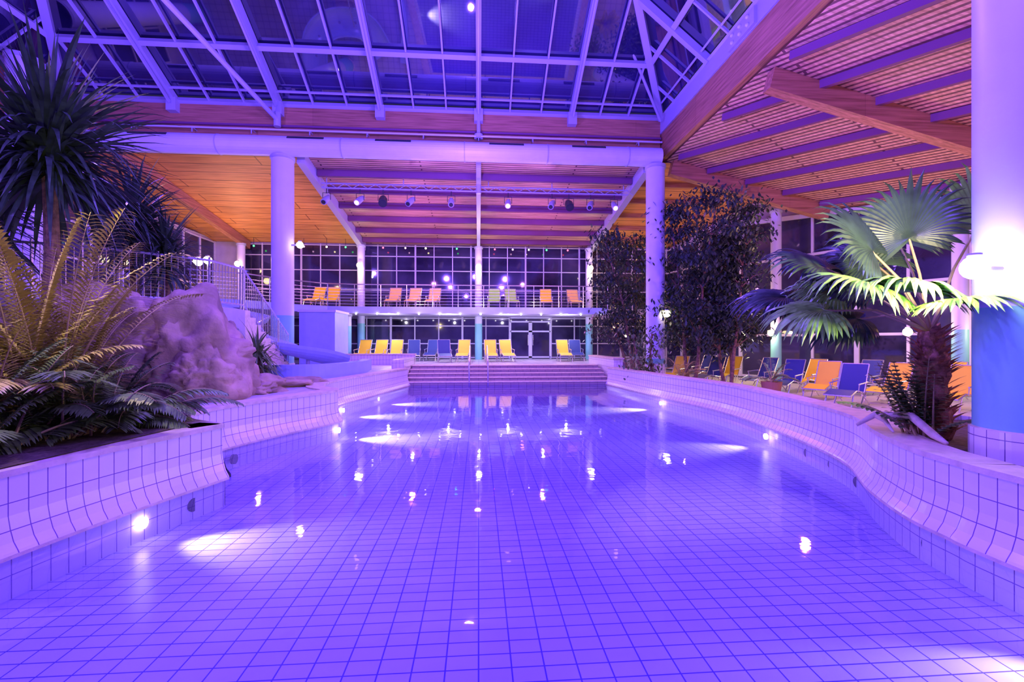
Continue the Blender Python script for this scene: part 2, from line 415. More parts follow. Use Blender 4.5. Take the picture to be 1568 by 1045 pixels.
for j,a in enumerate((0.0,0.45,1.8,3.9,6.1,8.2,10.2)):
    th=0.16 if j!=1 else 0.06
    mb.bar(pb(XL+K*a,a),pb(XR-K*a,a),th,th,'steel',up=nb)
    b=K*a
    nr_=Vector((SL/K,0,1)).normalized(); nl_=Vector((-SL/K,0,1)).normalized()
    mb.bar(pr(YB-a,b),pr(YF+a,b),th,th,'steel',up=nr_)
    mb.bar(pl(YB-a,b),pl(YF+a,b),th,th,'steel',up=nl_)
    mb.bar((XL+K*a,YF+a,RZ+SL*a),(XR-K*a,YF+a,RZ+SL*a),th,th,'steel')
y=YB-1.2; c=0
while y>YF:
    bmx=min(bm_,(YB-y)*K,(y-YF)*K); th=0.17 if c%3==2 else 0.06
    mb.bar(pr(y,0),pr(y,bmx),th,th*1.3,'steel'); mb.bar(pl(y,0),pl(y,bmx),th,th*1.3,'steel'); y-=1.2; c+=1
for (p,q) in ((A[0],R1),(A[1],R2),(A[2],R2),(A[3],R1),(R1,R2)):
    d=Vector((0,0,-off)); mb.bar(Vector(p)+d,Vector(q)+d,0.22,0.28,'steel')
mb.tube([(-7.16,16.8,9.55),(-8.8,10.3,11.2)],0.08,'steel',10)
mb.tube([(-7.16,16.8,9.3),(-7.16,16.8,9.8)],0.12,'steel',10)
mb.tube([(0,16.8,9.1),(0,16.8,10.2)],0.07,'steel',10); mb.tube([(0,16.8,9.1),(0,16.8,9.25)],0.16,'steel',12)
mb.tube([(6.8,16.6,9.9),(4.6,14.5,12.0)],0.05,'steel',8)
mb.build('skylight_roof')

# ------------------------------------------------------------ right wing roof
def zw(x): return 8.62-0.25*(x-7)
def xw(y): return 12.25+(20.45-y)*0.5
mb=MB(); mb.face([(7.2,-8,zw(7.2)),(23.5,-8,zw(23.5)),(23.5,17.1,zw(23.5)),(7.2,17.1,zw(7.2))],'slatR'); mb.build('ceiling_wing')
for y in (16.9,11.0,5.0,-1.0):
    xe=min(20,xw(y)-0.4)
    mb=MB(); mb.bar((7.32,y,zw(7.32)-0.29),(xe,y,zw(xe)-0.29),0.3,0.54,'glulam'); mb.build('glulam_rafter')
mb=MB()
dv=Vector((0.447,-0.894,0))
for i in range(-6,16):
    px=7.2+i*1.5; p0=Vector((px,16.7,0)); t0=0; t1=26.0
    if px<7.4: t0=(7.4-px)/0.447
    if px>xw(16.7)-0.5: continue
    if p0.x+dv.x*t1>20.5: t1=(20.5-p0.x)/0.447
    if t1-t0<1: continue
    a=p0+dv*t0; b=p0+dv*t1
    if a.y<-7: continue
    if b.y<-7.5:
        t1=(16.7+7.5)/0.894; b=p0+dv*t1
    mb.bar((a.x,a.y,zw(a.x)-0.1),(b.x,b.y,zw(b.x)-0.1),0.13,0.2,'purlin')
mb.build('roof_purlins')
mb=MB(); mb.face([(7.2,17.1,zw(7.2)),(14,17.1,zw(14)),(14,17.1,8.6),(7.2,17.1,8.72)],'glulam'); mb.build('trim_1')

# ------------------------------------------------------------ walls + windows
wc=[0]
def window_wall(p0,p1,z0,z1,step,transoms,mul=0.07,name=None):
    wc[0]+=1
    p0=Vector((p0[0],p0[1],0));p1=Vector((p1[0],p1[1],0)); d=(p1-p0);L=d.length;d.normalize()
    mb=MB(); z=Vector((0,0,1))
    mb.face([p0+z*z0,p1+z*z0,p1+z*z1,p0+z*z1],'glass')
    n=max(1,round(L/step))
    for i in range(n+1):
        q=p0+d*(L*i/n); ww=mul*(1.8 if i%3==0 else 1)
        mb.bar(q+z*z0,q+z*z1,0.12,ww,'frame',up=d)
    for t in [z0+0.06,z1-0.06]+list(transoms):
        mb.bar(p0+z*t,p1+z*t,0.10,mul,'frame')
    return mb.build(name or 'window_%d'%wc[0])
YW=26.0
window_wall((-12.9,YW),(11.0,YW),3.4,7.05,1.02,[4.5,5.6,6.4],0.05)
window_wall((-12.9,YW),(1.75,YW),DK,3.0,1.3,[1.5,2.5],0.06)
window_wall((4.15,YW),(11.0,YW),DK,3.0,1.3,[1.5,2.5],0.06)
window_wall((-14.4,10.0),(-14.4,26.0),3.4,7.1,1.3,[4.6,5.9],0.07)
window_wall((12.25,20.45),(11.0,26.0),0.0,7.0,1.4,[1.9,3.9,5.6],0.08)
mb=MB()
A_=Vector((12.25,20.45,0)); B_=Vector((20.6,3.75,0))
ztop=lambda t:7.1-1.8*t
mb.face([(A_.x,A_.y,0),(B_.x,B_.y,0),(B_.x,B_.y,ztop(1)),(A_.x,A_.y,ztop(0))],'glass')
dd=(B_-A_).normalized()
for i in range(13):
    q=A_.lerp(B_,i/12); mb.bar((q.x,q.y,0),(q.x,q.y,ztop(i/12)),0.14,0.16 if i%3==0 else 0.09,'frame',up=dd)
for z in (0.06,1.9,3.7,5.2): mb.bar((A_.x,A_.y,z),(B_.x,B_.y,z),0.12,0.10,'frame')
mb.bar((A_.x,A_.y,ztop(0)),(B_.x,B_.y,ztop(1)),0.16,0.18,'frame')
mb.build('window_right_front')
# double door
mb=MB()
x0,x1=1.8,4.1; yd=YW-0.06
mb.box(x0,x1,yd-0.02,yd+0.02,DK,3.0,'glass')
for x in (x0,(x0+x1)/2-0.05,(x0+x1)/2+0.05,x1): mb.bar((x,yd-0.05,DK),(x,yd-0.05,2.75),0.1,0.1,'paint',up=(1,0,0))
for z in (DK+0.08,2.2,2.75,2.98): mb.bar((x0,yd-0.05,z),(x1,yd-0.05,z),0.1,0.09,'paint')
for x in ((x0+x1)/2-0.14,(x0+x1)/2+0.14): mb.tube([(x,yd-0.14,1.4),(x,yd-0.14,2.0)],0.02,'rail')
mb.build('door_1')
mb=MB()
mb.box(-15.2,13,YW+0.08,YW+0.3,0,9.5,'wall'); mb.build('wall_back')
mb=MB()
mb.box(-15.4,-15.02,-8,YW+0.3,0,10.3,'wall'); mb.box(-15.0,-14.45,10,26,7.1,7.25,'wall'); mb.box(-15.0,-14.45,14,26,0.6,3.4,'wall'); mb.build('wall_left')
mb=MB(); mb.box(-15.2,23.5,-8.3,-8.0,-0.3,10.3,'wall'); mb.build('wall_front')
mb=MB(); mb.face([(12.45,20.5,-.1),(20.8,3.8,-.1),(20.8,3.8,9),(12.45,20.5,9)],'wall'); mb.face([(20.8,3.8,-.1),(23.4,-8,-.1),(23.4,-8,7),(20.8,3.8,7)],'wall')
mb.face([(12.45,20.5,-.1),(11.2,26.2,-.1),(11.2,26.2,9),(12.45,20.5,9)],'wall'); mb.build('wall_right')
for t in (0.12,0.42,0.72):
    q=A_.lerp(B_,t); column(q.x-1.0,q.y-0.5,-0.05,zw(q.x-1.0)-0.25,0.2,2.0)

# ------------------------------------------------------------ balcony
BZ0,BZ1=3.0,3.32
edge=[(6.5,22.5),(-6.0,22.5),(-7.2,22.3),(-8.4,21.2),(-9.5,19.2),(-11,18.2),(-14.4,17.9)]
mb=MB(); top=[(6.5,25.9,BZ1)]+[(x,y,BZ1) for x,y in edge]+[(-14.4,25.9,BZ1)]
mb.face(top,'decktile'); mb.face([(x,y,BZ0) for x,y,z in reversed(top)],'paint')
for a,b in zip(top[:-1],top[1:]): mb.face([(a[0],a[1],BZ0),(b[0],b[1],BZ0),(b[0],b[1],BZ1),(a[0],a[1],BZ1)],'blue')
mb.build('balcony_slab')
mb=MB()
for a,b in zip(edge[:-1],edge[1:]):
    a=Vector((*a,0));b=Vector((*b,0));L=(b-a).length;n=max(1,round(L/1.25)); off_=Vector((0,0.06,0))
    for i in range(n+1):
        q=a.lerp(b,i/n)+off_; mb.tube([q+Vector((0,0,BZ1)),q+Vector((0,0,BZ1+1.08))],0.022,'rail',6)
    mb.tube([a+off_+Vector((0,0,BZ1+1.08)),b+off_+Vector((0,0,BZ1+1.08))],0.028,'rail',6)
    for h in (0.12,0.27,0.42,0.57,0.72,0.87,):
        mb.tube([a+off_+Vector((0,0,BZ1+h)),b+off_+Vector((0,0,BZ1+h))],0.008,'rail',5)
mb.build('balcony_railing')
led=MB()
for i in range(13):
    x=-5.9+i*1.0; led.ball((x,22.46,BZ0-0.03),0.045,'lampwhite',8,5)
led.build('balcony_downlights')
mb=MB(); mb.box(-7.7,-6.2,20.2,22.2,DK-.02,3.0,'blue'); mb.box(-7.75,-6.15,20.15,22.2,2.9,3.0,'paint'); mb.build('stairwell_block')

def wall_lamp(p, r=0.13, k='lampwarm', tube=None, name='wall_lamp'):
    mb=MB(); mb.ball(p,r,k,12,8)
    if tube: mb.tube([p,tube],0.03 if r>0.1 else 0.02,'steel',6)
    mb.tube([(p[0],p[1],p[2]+r*0.8),(p[0],p[1],p[2]+r*1.2)],r*0.5,'steel',10)
    return mb.build(name,True)
for x in (-12.6,-6.35,0,6.2): wall_lamp((x,24.85,5.7),0.15,'lampwarm',(x,25.0,5.7))
wall_lamp((-13.2,22.5,5.4),0.2,'lampwarm',(-14.35,22.5,5.4)); wall_lamp((-12.2,21.5,5.3),0.18,'lampwarm',(-12.2,21.5,3.32))
wall_lamp((-6.3,16.6,5.05),0.12,'lampwarm',(-6.6,16.65,5.05)); wall_lamp((6.85,16.15,2.65),0.13,'lampwarm',(6.8,16.3,2.65))
wall_lamp((4.24,3.60,2.28),0.10,'lampstrong',(4.53,3.63,2.28))
RL=[(11.3,18.7,2.0),(12.0,17.9,2.0),(14.3,14.2,1.95),(15.5,12,1.9)]
for p in RL: wall_lamp(p,0.14,'lampwarm',(p[0]+0.5,p[1]+0.25,p[2]))
# lighting truss
mb=MB()
for z in (7.72,7.9): mb.tube([(-6.2,18.5,z),(6.2,18.5,z)],0.03,'steel',8)
x=-6.2
while x<6.1: mb.tube([(x,18.5,7.72),(x+0.3,18.5,7.9),(x+0.6,18.5,7.72)],0.014,'steel',5); x+=0.6
for x in (-6,-3,0.4,3,6): mb.tube([(x,18.5,7.9),(x,18.5,zb(18.5)-0.02)],0.02,'steel',6)
mb.tube([(0,17.8,7.4),(0,17.8,7.75)],0.1,'steel',10)
mb.build('lighting_truss')
for i,x in enumerate((-6.0,-4.7,-3.8,-2.7,-1.1,1.2,3.0,3.7,4.6,5.6)):
    mb=MB(); big=(i in (2,7)); r=0.17 if big else 0.12; k='black' if big else 'steel'
    mb.tube([(x,18.5,7.69),(x,18.5,7.5)],0.02,'black',6)
    mb.tube([(x-r-.03,18.5,7.25),(x-r-.03,18.5,7.52),(x+r+.03,18.5,7.52),(x+r+.03,18.5,7.25)],0.014,'black',5)
    dx=random.uniform(-.1,.1)
    mb.tube([(x-dx,18.68,7.42),(x,18.5,7.28),(x+dx,18.25,7.08)],[r*0.7,r,r],k,14)
    mb.tube([(x+dx,18.25,7.08),(x+dx*1.05,18.235,7.068)],r*0.7,'ledp' if i%4==1 else 'black',14)
    mb.build('stage_spotlight')
mb=MB()
for i,x in enumerate((-12,-10.6,-9.4,-8.2,-7.2,-5.2,-4,-2.9,-1.2,0.9,1.9,2.8,3.8,5)):
    mb.ball((x,25.3,6.75),0.05,('ledg','ledr','ledp','lampwarm')[i%4],8,5); mb.tube([(x,25.3,6.75),(x,25.3,7.2)],0.012,'black',5)
mb.build('colored_pendant_lamps')

# ------------------------------------------------------------ loungers
def lounger(x,y,z,ang,col,name='lounge_chair'):
    mb=MB(); w=0.3
    P=lambda a,b,c:(Matrix.Rotation(ang,4,'Z')@Vector((a,b,c)))+Vector((x,y,z))
    side=[(-0.75,0.30),(-0.35,0.42),(0.15,0.34),(0.50,1.08)]
    for sx in (-w,w):
        mb.tube([P(sx,a,b) for a,b in side],0.018,'rail',6)
        mb.tube([P(sx,-0.7,0.0),P(sx,-0.55,0.36)],0.016,'rail',6); mb.tube([P(sx,0.5,0.0),P(sx,-0.1,0.38)],0.016,'rail',6)
        mb.tube([P(sx,-0.1,0.0),P(sx,0.2,0.40),P(sx,0.33,0.6)],0.016,'rail',6)
        mb.tube([P(sx*1.1,-0.3,0.58),P(sx*1.1,0.25,0.62)],0.02,'rail',6); mb.tube([P(sx,-0.25,0.38),P(sx*1.1,-0.28,0.58)],0.014,'rail',6)
    for a,b in ((side[0]),(side[3]),(0.15,0.34)): mb.tube([P(-w,a,b),P(w,a,b)],0.018,'rail',6)
    for (a,b),(c,d) in zip(side[:-1],side[1:]):
        mb.face([P(-w+.02,a,b+.012),P(w-.02,a,b+.012),P(w-.02,c,d+.012),P(-w+.02,c,d+.012)],col)
        mb.face([P(-w+.02,a,b-.012),P(-w+.02,c,d-.012),P(w-.02,c,d-.012),P(w-.02,a,b-.012)],col)
    return mb.build(name)
rr=lambda:random.uniform(-.15,.15)
for x,y,c in [(-5.7,22.9,'yellow'),(-4.9,22.9,'yellow'),(-4.1,22.9,'yellow'),(-3.3,23.6,'navy'),(-2.4,23.8,'navy'),(-0.75,22.6,'yellow'),(0.6,22.6,'yellow'),(1.4,22.6,'yellow'),(4.3,22.8,'yellow'),(5.1,23.6,'navy'),(-1.65,22.2,'navy')]:
    lounger(x,y,DK-0.02,rr(),c)
for x,y,c in [(-8.1,23.4,'yellow'),(-7.3,23.4,'yellow'),(-4.3,23.5,'orange'),(-3.3,23.5,'orange'),(-2.3,23.5,'orange'),(0.8,23.5,'green'),(1.7,23.5,'green'),(3.5,23.5,'yellow'),(5.0,23.6,'orange')]:
    lounger(x,y,BZ1,rr(),c)
RDK=-0.05
for x,y,a,c in [(8.0,17.9,-1.0,'yellow'),(9.6,18.9,-1.1,'navy'),(9.9,17.4,-1.1,'yellow'),(8.9,16.9,-1.0,'navy'),(10.3,15.9,-1.1,'navy'),(11.2,14.7,-1.2,'yellow'),
                (10.2,14.3,-1.1,'navy'),(12.3,13.7,-1.2,'navy'),(11.5,11.9,-1.2,'yellow'),(13.6,12.3,-1.2,'yellow'),(11.9,10.5,-1.2,'yellow'),(14.3,10.9,-1.3,'navy'),(10.3,12.9,-1.1,'yellow'),(9.8,11.4,-1.1,'navy')]:
    lounger(x,y,RDK,a+rr(),c)

# ------------------------------------------------------------ left terrace, rock, railing, stairs, slide
TZ=2.45
mb=MB()
tp=[(-14.9,7.6),(-9.5,8.6),(-7.6,9.3),(-6.0,10.8),(-6.0,12.2),(-8.5,13.5),(-14.9,13.5)]
mb.face([(x,y,TZ) for x,y in tp],'decktile')
for a,b in zip(tp,tp[1:]+tp[:1]): mb.face([(a[0],a[1],DK-.02),(b[0],b[1],DK-.02),(b[0],b[1],TZ),(a[0],a[1],TZ)],'wall')
mb.build('terrace')
mb=MB()
for i in range(10):
    y=12.2+i*0.3; mb.box(-6.9,-6.02,y,y+0.3,DK-.02,TZ-0.18*(i+1)+0.18,'coping')
mb.build('terrace_stairs')
mb=MB()
rp=[Vector((-12,8.25,TZ)),Vector((-9.5,8.75,TZ)),Vector((-7.7,9.45,TZ)),Vector((-6.15,10.9,TZ)),Vector((-6.05,12.2,TZ)),Vector((-6.05,15.0,TZ-1.65))]
for a,b in zip(rp[:-1],rp[1:]):
    L=(b-a).length;n=max(2,round(L/0.12))
    for h in (1.05,0.12): mb.tube([a+Vector((0,0,h)),b+Vector((0,0,h))],0.028,'rail',6)
    for i in range(n+1):
        q=a.lerp(b,i/n); r_=0.01 if i%10 else 0.025
        mb.tube([q+Vector((0,0,0.0 if i%10==0 else 0.12)),q+Vector((0,0,1.05 if i%10 else 1.12))],r_,'rail',5)
mb.build('terrace_railing')

def rock(name, blobs, seed=0, sub=4):
    import bmesh
    bm=bmesh.new()
    for (c,s,rz) in blobs:
        r=bmesh.ops.create_icosphere(bm,subdivisions=sub,radius=1.0)
        for v in r['verts']:
            p=v.co.copy(); n1=noise.noise(p*1.1+Vector((seed+c[0],c[1],0)))*0.5
            q=p*2.2+Vector((seed,c[0],c[1])); n2=noise.noise(q)*0.26
            cv=abs(noise.noise(p*2.7+Vector((c[0],seed,2)))); n3=max(0,0.12-cv)*1.1
            n4=noise.noise(p*6+Vector((seed,2,c[0])))*0.06
            p=p*(1+n1+n2-n3+n4)
            p=Vector((p.x*s[0],p.y*s[1],p.z*s[2])); p.rotate(Matrix.Rotation(rz,3,'Z')); v.co=p+Vector(c)
    for f in bm.faces: f.smooth=True
    me=bpy.data.meshes.new(name); bm.to_mesh(me); bm.free(); me.materials.append(M['rock'])
    o=bpy.data.objects.new(name,me); S.collection.objects.link(o); return o
rock('artificial_rock_mound',[((-5.15,8.7,1.25),(0.95,0.85,1.05),0.2),((-6.2,8.5,1.4),(1.0,0.85,1.05),0.6),((-5.6,9.8,1.3),(0.8,0.8,0.85),0),((-4.7,8.2,0.95),(0.55,0.45,0.55),0.3),
     ((-7.8,8.2,1.1),(1.4,0.8,1.0),0.2),((-10,7.9,1.0),(2,0.8,1.0),0),((-6.5,10.2,1.0),(0.6,0.8,0.8),0),((-4.5,9.4,0.72),(0.6,0.5,0.25),0)],3,5)
rock('rock_ledge',[((-4.5,10.6,0.68),(0.8,0.55,0.13),0.5),((-4.3,11.4,0.68),(0.6,0.4,0.1),0.2)],9,4)
def slide(name,path,rad,k):
    mb=MB(); P=[Vector(p) for p in path]; n=len(P); rings=[]
    for i,p in enumerate(P):
        d=(P[min(i+1,n-1)]-P[max(i-1,0)]); d.z=0; d.normalize(); s=Vector((d.y,-d.x,0)); ring=[]
        for r_ in (rad,rad+0.06):
            for j in range(13):
                t=math.pi*(j/12)+math.pi; ring.append(p+s*(r_*math.cos(t))+Vector((0,0,r_*math.sin(t)*0.65)))
        rings.append(ring)
    for i in range(n-1):
        for j in range(12):
            mb.face([rings[i][j],rings[i][j+1],rings[i+1][j+1],rings[i+1][j]],k); mb.face([rings[i][13+j],rings[i+1][13+j],rings[i+1][14+j],rings[i][14+j]],'blue')
        mb.face([rings[i][0],rings[i+1][0],rings[i+1][13],rings[i][13]],k); mb.face([rings[i][12],rings[i+1][12],rings[i+1][25],rings[i][25]],k)
    for i in range(1,n-1,4):
        p=P[i]; mb.tube([(p.x,p.y,p.z-rad*0.62),(p.x,p.y,DK-.02)],0.06,'steel',8)
    return mb.build(name,True)
path=catmull([(-10.5,17.6),(-8.4,17.4),(-7.9,15.6),(-7.0,14.9),(-5.6,15.0),(-4.9,16.2)],8)
n=len(path); slide('water_slide',[(p.x,p.y,3.3-2.15*(i/(n-1))**0.75) for i,p in enumerate(path)],0.55,'slidem')
def curved_wall(name,pts,z0,z1,th,k,kc='coping'):
    mb=MB();P=catmull(pts,8);n=len(P);o=[]
    for i in range(n):
        d=(P[min(i+1,n-1)]-P[max(i-1,0)]).normalized(); o.append(Vector((d.y,-d.x,0))*th)
    arc=0
    for i in range(n-1):
        a,b=P[i],P[i+1];c,d=P[i]+o[i],P[i+1]+o[i+1];L=(b-a).length
        for (p,q) in ((a,b),(c,d)): mb.face([(p.x,p.y,z0),(q.x,q.y,z0),(q.x,q.y,z1),(p.x,p.y,z1)],k,[(arc,0),(arc+L,0),(arc+L,z1-z0),(arc,z1-z0)])
        mb.face([(a.x,a.y,z1),(b.x,b.y,z1),(d.x,d.y,z1),(c.x,c.y,z1)],kc); arc+=L
    return mb.build(name)
curved_wall('splash_basin',[(-5.8,13.2),(-5.2,12.6),(-4.4,12.9),(-3.9,14.5),(-4.1,16.5)],DK-.02,1.02,0.3,'blue','slidem')

# ------------------------------------------------------------ plants
def yucca(name,base,h,R,n,k='leafdark',W=0.09):
    mb=MB(); b=Vector(base); top=b+Vector((0,0,h))
    mb.tube([b,b+Vector((0.05,0.02,h*0.5)),top],[0.12,0.10,0.09],'bark',10)
    for i in range(n):
        az=random.uniform(0,2*math.pi); el=random.uniform(-0.5,1.45); d=Vector((math.cos(az)*math.cos(el),math.sin(az)*math.cos(el),math.sin(el)))
        p=top+Vector((0,0,random.uniform(-0.45,0.25)))+d*0.05
        mb.strip(p,d,R*random.uniform(0.65,1.15),W,random.uniform(0.3,1.6),6,k)
    return mb.build(name)
def frond(mb,base,az,el,L,droop,ll,nl,kst,kl,W=0.035):
    p=Vector(base); d=Vector((math.cos(az)*math.cos(el),math.sin(az)*math.cos(el),math.sin(el))); pts=[p.copy()]; ds=[d.copy()]
    n=14
    for i in range(n):
        d=(d+Vector((0,0,-droop/n*(0.4+1.2*i/n)))).normalized(); p=p+d*L/n; pts.append(p.copy()); ds.append(d.copy())
    mb.tube(pts,[0.014*(1-0.8*i/n) for i in range(n+1)],kst,5)
    for i in range(nl):
        t=0.22+0.78*i/nl; f=t*n; j=min(n-1,int(f)); q=pts[j].lerp(pts[j+1],f-j); dd=ds[j]
        s=dd.cross(Vector((0,0,1))).normalized(); l=ll*math.sin(math.pi*(0.15+0.80*t))**0.7
        for sg in (-1,1):
            dl=(dd*0.75+s*sg*1.0+Vector((0,0,0.25+random.uniform(-.1,.1)))).normalized()
            mb.strip(q,dl,l*random.uniform(.85,1.1),W,0.9,3,kl,profile='lens')
def areca(name,base,nf,L,ll,kl,spread=0.25,elr=(0.5,1.4),droop=1.8,nl=34,kst='stem',W=0.035,azr=(0,2*math.pi)):
    mb=MB()
    for i in range(nf):
        az=random.uniform(*azr); b=Vector(base)+Vector((random.uniform(-spread,spread),random.uniform(-spread,spread),0))
        frond(mb,b,az,random.uniform(*elr),L*random.uniform(.75,1.1),droop*random.uniform(.7,1.2),ll,nl,kst,kl,W)
    return mb.build(name)
yucca('yucca_plant',(-6.95,7.9,1.6),3.1,1.85,620,W=0.07)
yucca('yucca_plant',(-8.6,8.4,1.6),2.2,1.5,300,W=0.07)
yucca('yucca_plant',(-7.6,10.6,TZ),1.75,1.4,420,W=0.06)
yucca('yucca_plant',(-6.9,10.6,TZ),1.1,1.0,260,W=0.05)
areca('areca_palm',(-4.95,5.6,0.63),20,2.5,0.5,'leafyellowlit',0.2,(1.1,1.5),1.3,nl=44)
areca('areca_palm',(-5.5,6.5,0.63),16,2.3,0.45,'leafyellowlit',0.3,(1.0,1.5),1.2,nl=44)
areca('areca_palm',(-4.2,5.0,0.63),24,1.25,0.32,'leafgreen',0.2,(0.5,1.35),1.7)
areca('areca_palm',(-4.15,5.6,0.63),22,1.15,0.32,'leafgreen',0.18,(0.5,1.4),1.7)
areca('areca_palm',(-4.35,4.3,0.63),24,1.15,0.30,'leafgreen',0.2,(0.5,1.3),1.6)
areca('areca_palm',(-4.7,5.0,0.63),18,1.7,0.36,'leafyellowlit',0.2,(0.8,1.4),1.5)
areca('areca_palm',(-4.9,6.4,0.63),14,1.2,0.30,'leafdark',0.2,(0.5,1.3),1.6)
yucca('small_yucca',(-5.6,12.0,0.65),0.6,0.85,150,'leafgreen',0.05)
mb=MB(); mb.face([(-3.4,5.4,0.67),(-4.2,0.5,0.67),(-7,0.5,0.67),(-8.5,7.8,0.67),(-4.4,7.6,0.67)],'soil'); mb.build('planter_soil_bed')
areca('potted_palm',(-12.5,20.2,BZ1+0.3),12,1.2,0.3,'leafyellowlit',0.08,nl=20)
mb=MB(); mb.lathe((-12.5,20.2,BZ1),[(0.0,0),(0.2,0),(0.27,0.4),(0.24,0.4),(0.0,0.36)],'pot'); mb.build('plant_pot')
def tree(name,base,h,rx,nleaf,leafk='leafdark',trunks=3,lw=0.08,ls=(.12,.22)):
    mb=MB(); b=Vector(base)
    tips=[]
    for t in range(trunks):
        a=2*math.pi*t/trunks+0.4; q=b+Vector((math.cos(a)*0.12,math.sin(a)*0.12,0))
        pts=[q]; d=Vector((math.cos(a)*0.18,math.sin(a)*0.18,1)).normalized()
        for i in range(7):
            d=(d+Vector((random.uniform(-.12,.12),random.uniform(-.12,.12),0.05))).normalized(); q=q+d*h/8; pts.append(q)
        mb.tube(pts,[0.07-0.007*i for i in range(8)],'bark',8)
        for i in range(2,8):
            for _ in range(5):
                aa=random.uniform(0,6.28); e=random.uniform(0.0,0.8); L=rx*random.uniform(.5,1.0)*(1.1-0.08*i)
                dd=Vector((math.cos(aa)*math.cos(e),math.sin(aa)*math.cos(e),math.sin(e)))
                m=pts[i]+dd*L*0.5+Vector((0,0,0.1)); e_=pts[i]+dd*L+Vector((0,0,-0.05))
                mb.tube([pts[i],m,e_],[0.025,0.016,0.006],'bark',5); tips += [m,e_,m.lerp(e_,.5)]
    for i in range(nleaf):
        c=random.choice(tips); p=c+Vector((random.gauss(0,.25),random.gauss(0,.25),random.gauss(0,.2)))
        az=random.uniform(0,6.28); d=Vector((math.cos(az),math.sin(az),random.uniform(-1.3,.1)))
        mb.strip(p,d,random.uniform(*ls),lw,0.5,3,leafk,profile='lens')
    return mb.build(name)
tree('ficus_tree',(7.85,16.2,RDK),7.3,1.9,9500)
tree('ficus_tree',(8.9,15.6,RDK),5.8,1.6,6500)
tree('ficus_tree',(6.8,19.8,RDK),7.0,1.5,5500)
tree('slender_ficus_tree',(5.85,15.4,RDK),2.1,0.3,420,'leafgreen',2)
for (x,y,k) in [(9.0,13.4,'leafgreen'),(6.6,14.4,'leafyellowlit')]:
    mb=MB(); mb.lathe((x,y,RDK),[(0.0,0),(0.22,0),(0.3,0.45),(0.27,0.45),(0.0,0.4)],'pot')
    for i in range(12): frond(mb,(x,y,RDK+0.4),random.uniform(0,6.28),random.uniform(.6,1.4),0.9,1.4,0.22,16,'stem',k)
    mb.build('potted_plant')
def fanleaf(mb,C,axis,up,L,k,span=125,n=19,droop=0.7,W=0.07):
    C=Vector(C); a=Vector(axis).normalized(); u=Vector(up).normalized(); s=a.cross(u).normalized(); u=s.cross(a).normalized()
    for i in range(-n,n+1):
        t=math.radians(span)*i/n; d=a*math.cos(t)+s*math.sin(t)+u*0.10
        l=L*(0.72+0.28*math.cos(t))*random.uniform(.90,1.05); side=(-a*math.sin(t)+s*math.cos(t))
        p=C.copy(); vs=[];N=8; d=d.normalized(); gr=random.uniform(.8,1.3)
        for j in range(N+1):
            q=j/N; ww=W*1.15*math.sin(math.pi*min(1,0.12+q*0.9))**0.9
            if j<N: vs += [p-side*ww/2,p+u*0.014,p+side*ww/2]
            else: vs+=[p,p,p]
            g=droop*(q**2)*1.5*gr
            dd=(d+Vector((0,0,-g))).normalized(); p=p+dd*l/N
        fs=[]
        for j in range(N):
            for c in (0,1): fs.append((3*j+c,3*j+c+1,3*j+c+4,3*j+c+3))
        mb.idx(vs,fs,k)
def fan_palm(name,base,crown,leaves):
    mb=MB(); b=Vector(base); c=Vector(crown)
    pts=[b.lerp(c,i/12) for i in range(13)]
    mb.tube(pts,[0.12+0.02*(i%2)+0.02*math.sin(i) for i in range(13)],'husk',12)
    for i in range(160):
        t=random.random(); p=b.lerp(c,t); az=random.uniform(0,6.28)
        mb.strip(p+Vector((math.cos(az)*.1,math.sin(az)*.1,0)),(math.cos(az),math.sin(az),1.1),0.2,0.06,0.4,3,'husk')
    for (end,L,k,upv,dr) in leaves:
        e=Vector(end); d=e-c; m=c+d*0.5+Vector((0,0,0.12)); mb.tube([c,m,e],[0.02,0.014,0.011],'stem',6)
        ax=(e-m); fanleaf(mb,e,ax,upv,L,k,118,droop=dr)
    return mb.build(name)
fan_palm('fan_palm',(4.92,4.55,0.6),(4.95,4.65,1.75),[
  ((4.80,4.75,2.80),0.75,'leafdark',(-.6,-.6,.6),0.6),
  ((4.35,4.75,2.65),0.85,'leafdark',(-.3,-.5,.9),0.8),
  ((4.05,5.05,2.50),0.80,'leafdark',(-.1,-.4,.9),1.0),
  ((4.15,4.55,2.22),0.85,'leaffan',(-.2,-.3,.9),1.3),
  ((4.45,4.35,2.16),0.80,'leaffan',(-.2,-.3,.9),1.3),
  ((4.40,5.25,2.25),0.80,'leaffan',(-.2,-.3,.9),1.3),
  ((3.95,4.95,2.00),0.80,'leaffan',(-.1,-.4,.9),1.4),
  ((3.90,5.50,2.20),0.80,'leafdark',(-.1,-.4,.9),1.2),
  ((4.35,4.95,1.90),0.70,'leafdark',(-.2,-.4,.9),1.5),
  ((4.60,5.10,2.35),0.75,'leafdark',(-.4,-.5,.8),1.1),
  ((4.55,3.98,2.02),0.62,'leaffan',(-.2,-.2,.9),0.9),
  ((5.45,4.6,2.9),0.8,'leaffan',(0.1,-.8,.5),.7),((5.2,5.3,2.9),0.8,'leafdark',(-.2,-.6,.7),.7),((4.8,5.2,2.6),0.75,'leafdark',(-.3,-.4,.9),.9)])
areca('ivy_shrub',(4.68,4.5,0.6),20,0.85,0.14,'leafgreen',0.12,(0.8,1.5),1.1,nl=14,W=0.07)
mb=MB()
mb.tube([(4.35,4.95,0.68),(4.5,4.85,0.82),(4.58,4.5,0.85),(4.5,4.2,0.72),(4.42,4.0,0.68)],[0.02,0.035,0.045,0.04,0.02],'coping',8)
mb.tube([(4.5,4.85,0.8),(4.42,4.65,0.78),(4.32,4.45,0.7)],[0.03,0.025,0.012],'coping',8)
